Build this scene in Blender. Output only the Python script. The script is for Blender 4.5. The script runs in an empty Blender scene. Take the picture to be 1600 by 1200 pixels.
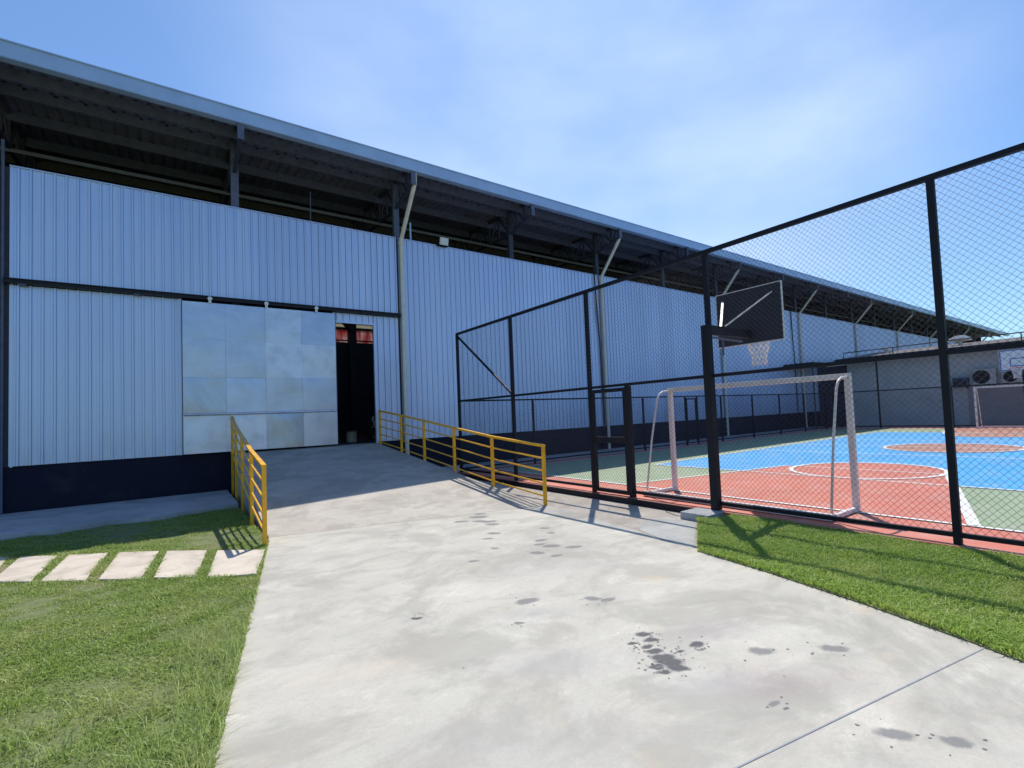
import bpy, math, random
import numpy as np
from mathutils import Vector, Matrix
random.seed(7); rng = np.random.default_rng(7)
S = bpy.context.scene; COL = S.collection
# ------------------------------------------------------------------ camera
cam_d = bpy.data.cameras.new('camera'); cam = bpy.data.objects.new('camera', cam_d); COL.objects.link(cam)
cam_d.sensor_width = 36; cam_d.lens = 36*773.3074/1600
cam_d.shift_x = -63.811/1600; cam_d.shift_y = 11.707/1600
cam_d.clip_start = .05; cam_d.clip_end = 3000
R_ = Vector((0.7890081, -0.6128778, -0.0429766)); U_ = Vector((0.0067801, -0.0612607, 0.9980988)); F_ = Vector((0.6143454, 0.7877994, 0.0441798))
cam.matrix_world = Matrix(((R_.x, U_.x, -F_.x, 0), (R_.y, U_.y, -F_.y, 0), (R_.z, U_.z, -F_.z, 1.6), (0, 0, 0, 1)))
S.camera = cam
# ------------------------------------------------------------------ sky and sun
SUN = Vector((.40, .41, 1.0)).normalized()
el = math.asin(SUN.z); az = math.atan2(SUN.x, SUN.y)
W = bpy.data.worlds.new("World"); S.world = W; W.use_nodes = True
nt = W.node_tree; nt.nodes.clear()
def wn(t, **k):
    n = nt.nodes.new(t)
    for a, b in k.items(): setattr(n, a, b)
    return n
sky = wn('ShaderNodeTexSky', sky_type='NISHITA', sun_disc=False, sun_elevation=el, sun_rotation=az, air_density=1.0, dust_density=.7, ozone_density=2.2, altitude=0)
bg = wn('ShaderNodeBackground'); bg.inputs['Strength'].default_value = .12
out = wn('ShaderNodeOutputWorld')
tc = wn('ShaderNodeTexCoord'); mp = wn('ShaderNodeMapping'); mp.inputs['Scale'].default_value = (1, 1, 2.2); mp.inputs['Rotation'].default_value = (0, 0, .6)
nz = wn('ShaderNodeTexNoise'); nz.inputs['Scale'].default_value = 1.7; nz.inputs['Detail'].default_value = 5; nz.inputs['Roughness'].default_value = .5
dt = wn('ShaderNodeVectorMath', operation='DOT_PRODUCT'); dt.inputs[1].default_value = Vector((.60, .58, .55)).normalized()
mr = wn('ShaderNodeMapRange'); mr.inputs['From Min'].default_value = .76; mr.inputs['From Max'].default_value = 1.0; mr.interpolation_type = 'SMOOTHSTEP'
cr = wn('ShaderNodeMapRange'); cr.inputs['From Min'].default_value = .38; cr.inputs['From Max'].default_value = .72
mu = wn('ShaderNodeMath', operation='MULTIPLY'); mu2 = wn('ShaderNodeMath', operation='MULTIPLY'); mu2.inputs[1].default_value = .8
mx = wn('ShaderNodeMix', data_type='RGBA'); mx.inputs['B'].default_value = (5.6, 6.9, 9.2, 1)
tint = wn('ShaderNodeMix', data_type='RGBA', blend_type='MULTIPLY'); tint.inputs['Factor'].default_value = 1; tint.inputs['B'].default_value = (.80, 1.03, 1.25, 1)
L = nt.links.new
L(tc.outputs['Generated'], mp.inputs[0]); L(mp.outputs[0], nz.inputs[0]); L(tc.outputs['Generated'], dt.inputs[0])
L(dt.outputs['Value'], mr.inputs[0]); L(nz.outputs[0], cr.inputs[0]); L(mr.outputs[0], mu.inputs[0]); L(cr.outputs[0], mu.inputs[1]); L(mu.outputs[0], mu2.inputs[0])
L(sky.outputs[0], tint.inputs['A']); L(tint.outputs['Result'], mx.inputs['A']); L(mu2.outputs[0], mx.inputs['Factor']); L(mx.outputs['Result'], bg.inputs[0]); L(bg.outputs[0], out.inputs[0])
sd = bpy.data.lights.new('sun', 'SUN'); sd.energy = 4.2; sd.angle = math.radians(.5); sd.color = (1, .95, .87)
so = bpy.data.objects.new('sun', sd); COL.objects.link(so); so.rotation_euler = (-SUN).to_track_quat('-Z', 'Y').to_euler(); so.location = (0, 0, 30)
S.view_settings.view_transform = 'Standard'; S.view_settings.look = 'None'; S.view_settings.exposure = .15; S.view_settings.gamma = 1
# ------------------------------------------------------------------ helpers
class MB:
    def __init__(s): s.v = []; s.f = []; s.m = []
    def face(s, pts, m=0):
        n = len(s.v); s.v += [tuple(p) for p in pts]; s.f.append(tuple(range(n, n+len(pts)))); s.m.append(m)
    def poly(s, vs, fs, m=0):
        n = len(s.v); s.v += [tuple(p) for p in vs]
        for f in fs: s.f.append(tuple(i+n for i in f)); s.m.append(m)
    def box(s, x0, y0, z0, x1, y1, z1, m=0):
        a = [(x0, y0, z0), (x1, y0, z0), (x1, y1, z0), (x0, y1, z0), (x0, y0, z1), (x1, y0, z1), (x1, y1, z1), (x0, y1, z1)]
        s.poly(a, [(0, 3, 2, 1), (4, 5, 6, 7), (0, 1, 5, 4), (1, 2, 6, 5), (2, 3, 7, 6), (3, 0, 4, 7)], m)
    def prism(s, pts, z0, z1, m=0):               # plan polygon, counter-clockwise; z1 may be a function
        n = len(pts); zf = z1 if callable(z1) else (lambda x, y: z1)
        vs = [(x, y, z0) for x, y in pts]+[(x, y, zf(x, y)) for x, y in pts]
        s.poly(vs, [tuple(range(n-1, -1, -1)), tuple(range(n, 2*n))]+[(i, (i+1) % n, (i+1) % n+n, i+n) for i in range(n)], m)
    def bar(s, a, b, w, h=None, up=(0, 0, 1), m=0):  # rectangular bar from a to b
        h = h or w; a = Vector(a); b = Vector(b); d = (b-a).normalized(); u = Vector(up)
        if abs(d.dot(u)) > .98: u = Vector((1, 0, 0))
        r = d.cross(u).normalized()*w/2; u = r.cross(d).normalized()*h/2
        vs = [a-r-u, a+r-u, a+r+u, a-r+u, b-r-u, b+r-u, b+r+u, b-r+u]
        s.poly(vs, [(3, 2, 1, 0), (4, 5, 6, 7), (0, 1, 5, 4), (1, 2, 6, 5), (2, 3, 7, 6), (3, 0, 4, 7)], m)
    def tube(s, pts, r, n=10, m=0, close=False):
        pts = [Vector(p) for p in pts]; k = len(pts); vs = []; prev = None
        for i, p in enumerate(pts):
            if close: d = (pts[(i+1) % k]-pts[i-1])
            else: d = (pts[min(i+1, k-1)]-pts[max(i-1, 0)])
            d.normalize()
            if prev is None:
                u = Vector((0, 0, 1)) if abs(d.z) < .9 else Vector((1, 0, 0)); prev = d.cross(u).normalized()
            a = (prev-d*prev.dot(d)).normalized(); prev = a; b = d.cross(a)
            for j in range(n):
                t = 2*math.pi*j/n; vs.append(p+(a*math.cos(t)+b*math.sin(t))*r)
        fs = []
        for i in range(k if close else k-1):
            for j in range(n):
                i2 = (i+1) % k
                fs.append((i*n+j, i*n+(j+1) % n, i2*n+(j+1) % n, i2*n+j))
        if not close: fs += [tuple(range(n-1, -1, -1)), tuple((k-1)*n+j for j in range(n))]
        s.poly(vs, fs, m)
    def build(s, name, mats, parent=None, origin=(0, 0, 0), smooth=False, bevel=0):
        me = bpy.data.meshes.new(name); o = Vector(origin)
        me.from_pydata([tuple(Vector(v)-o) for v in s.v], [], s.f)
        if not isinstance(mats, (list, tuple)): mats = [mats]
        for m in mats: me.materials.append(m)
        me.polygons.foreach_set('material_index', s.m)
        if smooth: me.polygons.foreach_set('use_smooth', [True]*len(s.f))
        me.update()
        ob = bpy.data.objects.new(name, me); COL.objects.link(ob)
        if parent: ob.parent = parent
        else: ob.location = o
        if bevel:
            b = ob.modifiers.new('bevel', 'BEVEL'); b.width = bevel; b.segments = 2; b.limit_method = 'ANGLE'; b.angle_limit = 1
        return ob
def tag(o, label=None, cat=None, group=None, kind=None):
    if label: o['label'] = label
    if cat: o['category'] = cat
    if group: o['group'] = group
    if kind: o['kind'] = kind
    return o
def thing(name, loc, label, cat, group=None, rz=0):
    o = bpy.data.objects.new(name, None); COL.objects.link(o); o.location = loc; o.rotation_euler.z = rz; o.empty_display_size = .2
    return tag(o, label, cat, group)
# ------------------------------------------------------------------ materials
class NT:
    def __init__(s, name):
        s.mat = bpy.data.materials.new(name); s.mat.use_nodes = True; s.t = s.mat.node_tree; s.b = s.t.nodes['Principled BSDF']; s.co = None
    def n(s, t, **k):
        n = s.t.nodes.new(t)
        for a, b in k.items(): setattr(n, a, b)
        return n
    def l(s, a, b): s.t.links.new(a, b)
    def pos(s):
        if not s.co: s.co = s.n('ShaderNodeNewGeometry').outputs['Position']
        return s.co
    def map(s, scale=(1, 1, 1), rot=(0, 0, 0), src=None):
        m = s.n('ShaderNodeMapping'); m.inputs['Scale'].default_value = scale; m.inputs['Rotation'].default_value = rot; s.l(src or s.pos(), m.inputs[0]); return m.outputs[0]
    def noise(s, scale, detail=4, rough=.5, vec=None, dist=0):
        n = s.n('ShaderNodeTexNoise'); n.inputs['Scale'].default_value = scale; n.inputs['Detail'].default_value = detail; n.inputs['Roughness'].default_value = rough; n.inputs['Distortion'].default_value = dist
        s.l(vec or s.pos(), n.inputs['Vector']); return n.outputs[0]
    def ramp(s, v, stops):
        r = s.n('ShaderNodeValToRGB'); e = r.color_ramp.elements
        while len(e) < len(stops): e.new(.5)
        for x, (p, c) in zip(e, stops): x.position = p; x.color = (c if len(c) == 4 else (*c, 1))
        s.l(v, r.inputs[0]); return r.outputs[0]
    def rng(s, v, a, b, c=0, d=1):
        r = s.n('ShaderNodeMapRange'); r.inputs[1].default_value = a; r.inputs[2].default_value = b; r.inputs[3].default_value = c; r.inputs[4].default_value = d; s.l(v, r.inputs[0]); return r.outputs[0]
    def mix(s, f, a, b, mode='MIX'):
        m = s.n('ShaderNodeMix', data_type='RGBA', blend_type=mode)
        for k, x in (('Factor', f), ('A', a), ('B', b)):
            if isinstance(x, (int, float)): m.inputs[k].default_value = x
            elif isinstance(x, tuple): m.inputs[k].default_value = x if len(x) == 4 else (*x, 1)
            else: s.l(x, m.inputs[k])
        return m.outputs['Result']
    def bump(s, v, strength, dist=.01, normal=None):
        b = s.n('ShaderNodeBump'); b.inputs['Strength'].default_value = strength; b.inputs['Distance'].default_value = dist; s.l(v, b.inputs['Height'])
        if normal: s.l(normal, b.inputs['Normal'])
        s.l(b.outputs[0], s.b.inputs['Normal']); return b.outputs[0]
    def col(s, c): s.l(c, s.b.inputs['Base Color'])
    def set(s, **k):
        for a, v in k.items(): s.b.inputs[a.replace('_', ' ')].default_value = v
        return s
def paint(name, c, rough=.45, var=.15, metal=0, scale=6, spec=.5, dirt=None):
    m = NT(name); n = m.noise(scale, 5, .6)
    lo = tuple(x*(1-var) for x in c); hi = tuple(min(1, x*(1+var)) for x in c)
    colr = m.ramp(n, [(.3, lo), (.7, hi)])
    if dirt: colr = m.mix(m.rng(m.noise(scale*.6, 6, .65), .55, .75, 0, .7), colr, dirt)
    m.col(colr); m.l(m.rng(n, .3, .7, rough*.85, min(1, rough*1.15)), m.b.inputs['Roughness']); m.set(Metallic=metal); m.b.inputs['Specular IOR Level'].default_value = spec
    m.bump(m.noise(scale*9, 3), .05, .01)
    return m.mat
def M_cladding():
    m = NT('galvanised cladding')
    sx = m.n('ShaderNodeSeparateXYZ'); m.l(m.pos(), sx.inputs[0])
    q = m.n('ShaderNodeMath', operation='MULTIPLY'); q.inputs[1].default_value = 1/.98; m.l(sx.outputs[0], q.inputs[0])
    fl = m.n('ShaderNodeMath', operation='FLOOR'); m.l(q.outputs[0], fl.inputs[0])
    wh = m.n('ShaderNodeTexWhiteNoise', noise_dimensions='1D'); m.l(fl.outputs[0], wh.inputs['W'])
    streak = m.noise(1, 5, .55, m.map((9, 1, .35)))
    broad = m.noise(.45, 3, .5)
    streak2 = m.noise(1, 4, .6, m.map((30, 1, .12)))
    c = m.ramp(streak, [(.3, (.54, .625, .82)), (.7, (.66, .75, .94))])
    c = m.mix(m.rng(wh.outputs[0], 0, 1, 0, .38), c, (.44, .52, .72))
    c = m.mix(m.rng(broad, .45, .75, 0, .4), c, (.58, .62, .80))
    c = m.mix(m.rng(streak2, .52, .7, 0, .3), c, (.40, .46, .62)); grime = m.noise(1, 6, .65, m.map((5, 1, 1.2)))
    zf = m.rng(sx.outputs[2], 1.0, 1.7, 1, 0)
    mg = m.n('ShaderNodeMath', operation='MULTIPLY'); m.l(zf, mg.inputs[0]); m.l(m.rng(grime, .45, .7, 0, .3), mg.inputs[1])
    c = m.mix(mg.outputs[0], c, (.40, .37, .35))
    m.col(c); m.set(Metallic=.7); m.l(m.rng(streak, .3, .7, .36, .5), m.b.inputs['Roughness'])
    b1 = m.bump(m.noise(1.1, 2, .4, m.map((2.6, 1, .9))), .45, .03); m.bump(m.noise(1, 3, .5, m.map((16, 1, .25))), .28, .01, b1)
    return m.mat
def M_door():
    m = NT('brushed steel sheet')
    sx = m.n('ShaderNodeSeparateXYZ'); m.l(m.pos(), sx.inputs[0])
    def cell(o, off, size):
        a = m.n('ShaderNodeMath', operation='SUBTRACT'); m.l(o, a.inputs[0]); a.inputs[1].default_value = off
        b = m.n('ShaderNodeMath', operation='DIVIDE'); m.l(a.outputs[0], b.inputs[0]); b.inputs[1].default_value = size
        f = m.n('ShaderNodeMath', operation='FLOOR'); m.l(b.outputs[0], f.inputs[0]); return f.outputs[0]
    cx = cell(sx.outputs[0], .30, .8975); cz = cell(sx.outputs[2], .98, .955)
    cv = m.n('ShaderNodeCombineXYZ'); m.l(cx, cv.inputs[0]); m.l(cz, cv.inputs[1])
    wh = m.n('ShaderNodeTexWhiteNoise', noise_dimensions='2D'); m.l(cv.outputs[0], wh.inputs['Vector'])
    rot = m.n('ShaderNodeVectorRotate', rotation_type='Y_AXIS'); m.l(m.pos(), rot.inputs[0]); m.l(m.rng(wh.outputs[0], 0, 1, 0, 3.1), rot.inputs['Angle'])
    br = m.noise(1, 3, .5, m.map((9, 3, 1.2), src=rot.outputs[0]))
    blot = m.noise(2.1, 4, .6)
    c = m.ramp(wh.outputs[0], [(0, (.34, .385, .49)), (.5, (.50, .55, .67)), (1, (.72, .77, .88))])
    c = m.mix(m.rng(br, .35, .7, 0, .28), c, (.62, .68, .78)); c = m.mix(m.rng(blot, .45, .7, 0, .6), c, (.43, .465, .53))
    stain = m.noise(5, 6, .7); c = m.mix(m.rng(stain, .64, .74, 0, .35), c, (.30, .33, .38))
    m.col(c); m.set(Metallic=.72); m.l(m.rng(wh.outputs[0], 0, 1, .20, .38), m.b.inputs['Roughness'])
    m.bump(m.noise(1.3, 3), .5, .03)
    return m.mat
ST = [(4.09, 7.05, .10, 3), (4.15, 7.51, .12, 3), (3.77, 7.42, .09, 3), (4.30, 7.72, .08, 2), (4.02, 6.85, .09, 3), (4.0, 7.2, .10, 3), (3.72, 6.3, .08, 2), (3.5, 6.1, .06, 2), (3.96, 5.48, .07, 3), (3.82, 5.32, .06, 3), (3.88, 5.14, .09, 3), (3.57, 5.02, .07, 3), (3.66, 4.76, .06, 2), (4.05, 4.9, .08, 2), (3.3, 5.6, .05, 2),
      (2.83, 5.29, .05, 2), (2.58, 3.82, .085, 3), (2.26, 3.47, .035, 2), (1.67, 4.17, .035, 4), (3.04, 3.45, .06, 3), (3.12, 3.33, .05, 2), (2.83, 2.65, .045, 4), (2.81, 2.55, .045, 4), (2.67, 2.60, .03, 4), (2.71, 2.50, .038, 4), (2.685, 2.42, .045, 4), (2.665, 2.33, .062, 4), (2.65, 2.25, .075, 4), (2.63, 2.17, .06, 4), (2.53, 2.27, .042, 4), (2.52, 2.20, .035, 4), (2.82, 2.30, .022, 4), (2.99, 2.28, .05, 4), (2.94, 2.22, .022, 3),
      (3.22, 1.92, .07, 3), (3.61, 1.61, .07, 3), (2.9, 1.02, .065, 3), (3.05, .81, .055, 3), (2.71, 1.55, .03, 3), (4.3, 5.7, .05, 2), (4.42, 6.0, .06, 2)]
def M_concrete(name, a, b, warm, s=1.0, bumpk=.25, stains=()):
    m = NT(name)
    big = m.noise(.7*s, 5, .6, dist=.5); mid = m.noise(1.7*s, 6, .66, m.map((1, 1.3, 1), (0, 0, .5)), dist=.5); fine = m.noise(60, 4, .7); grit = m.noise(22, 6, .75)
    swirl = m.noise(1.6*s, 9, .68, m.map((1, 1.6, 1), (0, 0, 1.0)), dist=.5)
    c = m.ramp(big, [(.3, a), (.7, b)]); c = m.mix(m.rng(mid, .5, .72, 0, .7), c, warm)
    c = m.mix(m.rng(swirl, .50, .68, 0, .6), c, tuple(x*.68 for x in a)); c = m.mix(m.rng(swirl, .44, .28, 0, .7), c, tuple(min(1, x*1.2) for x in b)); c = m.mix(m.rng(m.noise(.9*s, 7, .66, dist=.5), .49, .58, 0, .55), c, tuple(x*.72 for x in a))
    c = m.mix(m.rng(fine, .35, .65, 0, .25), c, tuple(x*.70 for x in a)); c = m.mix(m.rng(grit, .5, .75, 0, .35), c, tuple(x*.75 for x in a))
    spots = m.n('ShaderNodeTexVoronoi'); spots.inputs['Scale'].default_value = 2.6; spots.inputs['Randomness'].default_value = 1; m.l(m.pos(), spots.inputs['Vector'])
    sel = m.rng(m.noise(.8, 2), .5, .55, 0, 1); sp = m.rng(spots.outputs['Distance'], .016, .03, .8, 0); mm = m.n('ShaderNodeMath', operation='MULTIPLY'); m.l(sel, mm.inputs[0]); m.l(sp, mm.inputs[1])
    c = m.mix(mm.outputs[0], c, (.14, .135, .13))
    rust = m.noise(1.9, 3, .5); c = m.mix(m.rng(rust, .66, .8, 0, .5), c, (.58, .46, .32))
    if stains:
        dn = m.n('ShaderNodeTexNoise'); dn.inputs['Scale'].default_value = 9; dn.inputs['Detail'].default_value = 6; dn.inputs['Roughness'].default_value = .65; m.l(m.pos(), dn.inputs['Vector'])
        sb = m.n('ShaderNodeVectorMath', operation='SUBTRACT'); m.l(dn.outputs['Color'], sb.inputs[0]); sb.inputs[1].default_value = (.5, .5, .5)
        sc = m.n('ShaderNodeVectorMath', operation='SCALE'); m.l(sb.outputs[0], sc.inputs[0]); sc.inputs['Scale'].default_value = .10
        ad = m.n('ShaderNodeVectorMath', operation='ADD'); m.l(m.pos(), ad.inputs[0]); m.l(sc.outputs[0], ad.inputs[1])
        for (x, y, rr, colr, fa) in ((2.95, 1.62, .36, (.30, .24, .235), .55), (3.25, 2.35, .30, (.36, .33, .32), .45), (2.1, 2.75, .40, (.38, .36, .35), .45), (1.5, 2.2, .5, (.40, .38, .36), .4), (2.45, 3.55, .22, (.34, .33, .32), .55), (1.0, 3.6, .35, (.60, .52, .42), .5), (2.6, 1.9, .25, (.42, .40, .39), .5), (3.4, 4.4, .6, (.42, .40, .38), .35)):
            mp_ = m.n('ShaderNodeMapping', vector_type='TEXTURE'); mp_.inputs['Location'].default_value = (x, y, -.1); mp_.inputs['Rotation'].default_value = (0, 0, -.6); mp_.inputs['Scale'].default_value = (rr*1.5, rr*.6, 1); m.l(ad.outputs[0], mp_.inputs[0])
            ln = m.n('ShaderNodeVectorMath', operation='LENGTH'); m.l(mp_.outputs[0], ln.inputs[0]); f0 = m.rng(ln.outputs['Value'], .1, 1.15, fa*1.3, 0)
            f1 = m.n('ShaderNodeMath', operation='MULTIPLY'); m.l(f0, f1.inputs[0]); m.l(m.rng(mid, .3, .6, .35, 1), f1.inputs[1]); c = m.mix(f1.outputs[0], c, colr)
        for lo, hi, colr, fa in ((2, 3, (.19, .187, .185), .85), (4, 4, (.095, .095, .10), .95)):
            cur = None
            for (x, y, rr, k) in stains:
                if not lo <= k <= hi: continue
                mp_ = m.n('ShaderNodeMapping', vector_type='TEXTURE'); mp_.inputs['Location'].default_value = (x, y, -.1); mp_.inputs['Rotation'].default_value = (0, 0, -.6+(x*7.3 % 1)-.5); mp_.inputs['Scale'].default_value = (rr*1.35, rr*.8, 1); m.l(ad.outputs[0], mp_.inputs[0])
                ln = m.n('ShaderNodeVectorMath', operation='LENGTH'); m.l(mp_.outputs[0], ln.inputs[0])
                if cur is None: cur = ln.outputs['Value']
                else:
                    mn = m.n('ShaderNodeMath', operation='MINIMUM'); m.l(cur, mn.inputs[0]); m.l(ln.outputs['Value'], mn.inputs[1]); cur = mn.outputs[0]
            c = m.mix(m.rng(cur, .72, 1.2, fa, 0), c, colr)
    m.col(c); m.set(Roughness=.82); m.b.inputs['Specular IOR Level'].default_value = .3
    bb = m.bump(m.noise(5, 6, .65), bumpk, .015); m.bump(fine, .18, .004, bb)
    return m.mat
def M_grass(name, dark, mid, dry, tip):
    m = NT(name)
    f = m.noise(55, 2, .5); p = m.noise(1.6, 6, .65); q = m.noise(4, 4, .65)
    c = m.ramp(f, [(.3, dark), (.55, mid), (.75, tip)]); c = m.mix(m.rng(p, .48, .66, 0, .8), c, dry); c = m.mix(m.rng(q, .55, .75, 0, .45), c, dark)
    m.col(c); m.set(Roughness=.5)
    try: m.b.inputs['Subsurface Weight'].default_value = 0; m.b.inputs['Transmission Weight'].default_value = 0
    except Exception: pass
    tr = m.n('ShaderNodeBsdfTranslucent'); m.l(c, tr.inputs[0]); ad = m.n('ShaderNodeMixShader'); ad.inputs[0].default_value = .45
    o = m.t.nodes['Material Output']; m.l(m.b.outputs[0], ad.inputs[1]); m.l(tr.outputs[0], ad.inputs[2]); m.l(ad.outputs[0], o.inputs[0])
    return m.mat
def M_soil():
    m = NT('turf soil'); c = m.ramp(m.noise(9, 6, .7), [(.3, (.11, .13, .05)), (.7, (.20, .23, .09))]); c = m.mix(m.rng(m.noise(.9, 4), .5, .7, 0, .5), c, (.18, .16, .08))
    m.col(c); m.set(Roughness=.95); m.bump(m.noise(40, 4), .8, .02); return m.mat
def M_court(name, c):
    m = NT(name); n = m.noise(.5, 5, .6); f = m.noise(120, 3, .6)
    r = m.ramp(n, [(.3, tuple(x*.9 for x in c)), (.7, tuple(min(1, x*1.08) for x in c))]); r = m.mix(m.rng(f, .4, .7, 0, .12), r, tuple(x*.7 for x in c))
    dust = m.noise(2.2, 6, .65); r = m.mix(m.rng(dust, .45, .75, 0, .34), r, (.52, .46, .42))
    m.col(r); m.set(Roughness=.6); m.bump(f, .15, .003); return m.mat
def M_wet():
    m = NT('damp concrete'); c = m.ramp(m.noise(14, 5, .6), [(.3, (.10, .10, .108)), (.7, (.19, .19, .195))]); m.col(c); m.set(Roughness=.6); m.bump(m.noise(60, 4), .2, .004); return m.mat
def M_mark(name, c):
    return paint(name, c, .7, .15, scale=14)
CLAD = M_cladding(); DOOR = M_door()
CONC = M_concrete('driveway concrete', (.465, .44, .38), (.585, .555, .48), (.57, .505, .415), 1.0, .3, ST)
RAMPC = M_concrete('ramp concrete', (.46, .415, .355), (.56, .515, .445), (.58, .51, .41), 1.3, .5)
APRON = M_concrete('apron concrete', (.47, .41, .34), (.56, .50, .43), (.60, .51, .41), 1.2)
PATCH = M_concrete('fresh concrete', (.50, .485, .44), (.58, .565, .51), (.58, .54, .47), 1.4, .1)
WALK = M_concrete('walkway concrete', (.42, .42, .42), (.52, .52, .52), (.48, .46, .44), 1.2)
STONE = M_concrete('stepping stone concrete', (.60, .52, .425), (.68, .595, .49), (.62, .52, .41), 2, .12)
BLOCK = M_concrete('footing concrete', (.42, .42, .42), (.50, .50, .50), (.5, .48, .45), 2)
SOIL = M_soil(); GR1 = M_grass('lawn blade', (.16, .235, .045), (.34, .46, .10), (.48, .52, .18), (.52, .64, .18)); GR2 = M_grass('lush lawn blade', (.18, .28, .05), (.42, .57, .11), (.52, .60, .16), (.62, .74, .20))
GR3 = M_grass('tall blade', (.22, .30, .07), (.42, .52, .16), (.55, .56, .25), (.75, .80, .45))
NAVY = paint('navy masonry paint', (.010, .009, .024), .7, .2, scale=2, spec=.25, dirt=(.03, .03, .045))
DARK = paint('charcoal steel paint', (.008, .008, .015), .5, .2, spec=.35)
FEN = paint('black fence paint', (.007, .008, .014), .65, .25, spec=.35)
WIRE = paint('grey fence wire', (.035, .041, .06), .45, .1, metal=.2)
STEEL = paint('grey primer steel', (.11, .125, .19), .55, .2)
TRUSSM = paint('dark grey truss and shaded steel', (.045, .05, .08), .6, .2)
PURL = paint('purlin galvanised', (.11, .125, .185), .55, .2)
PURL2 = paint('pale purlin galvanised', (.17, .165, .17), .55, .15)
FASC = paint('blue grey fascia sheet', (.42, .55, .76), .42, .08, metal=.25, scale=2)
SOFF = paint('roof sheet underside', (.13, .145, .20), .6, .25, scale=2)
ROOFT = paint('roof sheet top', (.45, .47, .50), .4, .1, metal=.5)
PIPE = paint('cream pvc pipe', (.74, .68, .57), .5, .1)
YEL = paint('ochre yellow enamel', (.86, .43, .012), .38, .1, dirt=(.42, .2, .02))
WHT = paint('white tube enamel', (.74, .71, .68), .4, .08, dirt=(.45, .38, .32))
BRT = paint('bright white enamel', (.8, .8, .8), .35, .04)
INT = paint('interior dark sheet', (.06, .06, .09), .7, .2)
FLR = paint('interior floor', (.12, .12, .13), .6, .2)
BLK = paint('black rubber', (.01, .01, .012), .5, .1)
WALLW = paint('pale render', (.50, .50, .50), .8, .1, scale=1.3, dirt=(.36, .35, .36))
WALLP = paint('brownish render', (.34, .30, .30), .8, .12, scale=1.3)
TILE = paint('weathered roof sheet', (.20, .17, .155), .8, .3, scale=3)
BLUEP = paint('blue line paint', (.03, .10, .42), .4, .1)
NETM = paint('white cord', (.75, .75, .74), .7, .05)
BOARDB = paint('shaded backboard back', (.022, .024, .036), .6, .2)  # near-black: the shade on the board's back is put into its colour
ALU = paint('polished aluminium', (.95, .95, .95), .3, .03, metal=1)
GLS = paint('floodlight lens', (.70, .74, .74), .15, .05)
ACW = paint('air conditioner casing', (.45, .45, .43), .5, .1, dirt=(.3, .28, .26)); ACB = paint('dark blue casing', (.05, .07, .14), .5, .2)
RED = M_court('red court acrylic', (.56, .15, .088)); GRN = M_court('sage court acrylic', (.25, .325, .185)); BLU = M_court('blue court acrylic', (.028, .335, .72)); LIN = M_court('white court line', (.82, .82, .80)); RIM2 = M_court('brown court acrylic', (.40, .17, .11))
JOINT = paint('expansion joint filler', (.30, .32, .34), .8, .2, scale=20); WET = M_wet(); WET2 = paint('half dried concrete', (.27, .27, .265), .8, .15, scale=18)
m = NT('translucent red panel'); cc = m.ramp(m.noise(1, 4, .6, m.map((3.5, 1, .7))), [(.45, (.62, .17, .17)), (.62, (.85, .70, .68))]); m.col(cc)
tr = m.n('ShaderNodeBsdfTranslucent'); m.l(cc, tr.inputs[0]); ms = m.n('ShaderNodeMixShader'); ms.inputs[0].default_value = .6
m.l(m.b.outputs[0], ms.inputs[1]); m.l(tr.outputs[0], ms.inputs[2]); m.l(ms.outputs[0], m.t.nodes['Material Output'].inputs[0]); REDP = m.mat
m = NT('translucent cream panel'); m.set(Base_Color=(.8, .74, .62, 1)); tr = m.n('ShaderNodeBsdfTranslucent'); tr.inputs[0].default_value = (.8, .74, .62, 1); ms = m.n('ShaderNodeMixShader'); ms.inputs[0].default_value = .6
m.l(m.b.outputs[0], ms.inputs[1]); m.l(tr.outputs[0], ms.inputs[2]); m.l(ms.outputs[0], m.t.nodes['Material Output'].inputs[0]); CRMP = m.mat
# ------------------------------------------------------------------ ground
b = MB(); b.face([(-1500, -1500, -.30), (1500, -1500, -.30), (1500, 1500, -.30), (-1500, 1500, -.30)])
tag(b.build('ground', SOIL), kind='structure')
DZ = -.10
# driveway, with its joint and damp marks
drv = [(-.9, -3), (-.45, 0), (.16, 3.12), (.25, 3.6), (.72, 6.12), (1.16, 8.45), (1.2, 8.72), (3.24, 8.15), (5.50, 7.46), (5.53, 7.13), (5.37, 5.93), (5.21, 4.83), (5.02, 4.3), (4.92, 3.67), (4.77, 2.72), (4.56, 1.77), (4.35, 1.02), (4.25, .74), (3.9, -.6), (3.4, -3)]
b = MB(); b.prism(drv, -.32, DZ)
def blob(cx, cy, rx, ry, rot, z, mi, n=26, k=.13):
    ph = [random.uniform(0, 6.28) for _ in range(4)]; pts = []
    for i in range(n):
        t = 2*math.pi*i/n; r = 1+k*math.sin(2*t+ph[0])*.6+k*math.sin(3*t+ph[1])+k*.6*math.sin(5*t+ph[2])+random.uniform(-.07, .07)
        x = rx*r*math.cos(t); y = ry*r*math.sin(t); pts.append((cx+x*math.cos(rot)-y*math.sin(rot), cy+x*math.sin(rot)+y*math.cos(rot), z))
    b.face(pts, mi)
    return pts
jd = Vector((4.17-2.15, .98-1.40, 0)).normalized(); jn = Vector((-jd.y, jd.x, 0))*.0045
J0 = Vector((2.15, 1.40, DZ+.003))-jd*3.2; J1 = Vector((4.36, .94, DZ+.003)); b.face([J0-jn, J1-jn, J1+jn, J0+jn], 1)
for i, (x, y, r, k) in enumerate(ST):
    for _ in range(k*2-1):
        a = random.uniform(0, 6.28); d = r*random.uniform(1.3, 3.2); q = random.uniform(.004, .012)
        blob(x+d*math.cos(a), y+d*math.sin(a), q, q*.7, a, DZ+.0018, 2, 12, .1)
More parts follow.
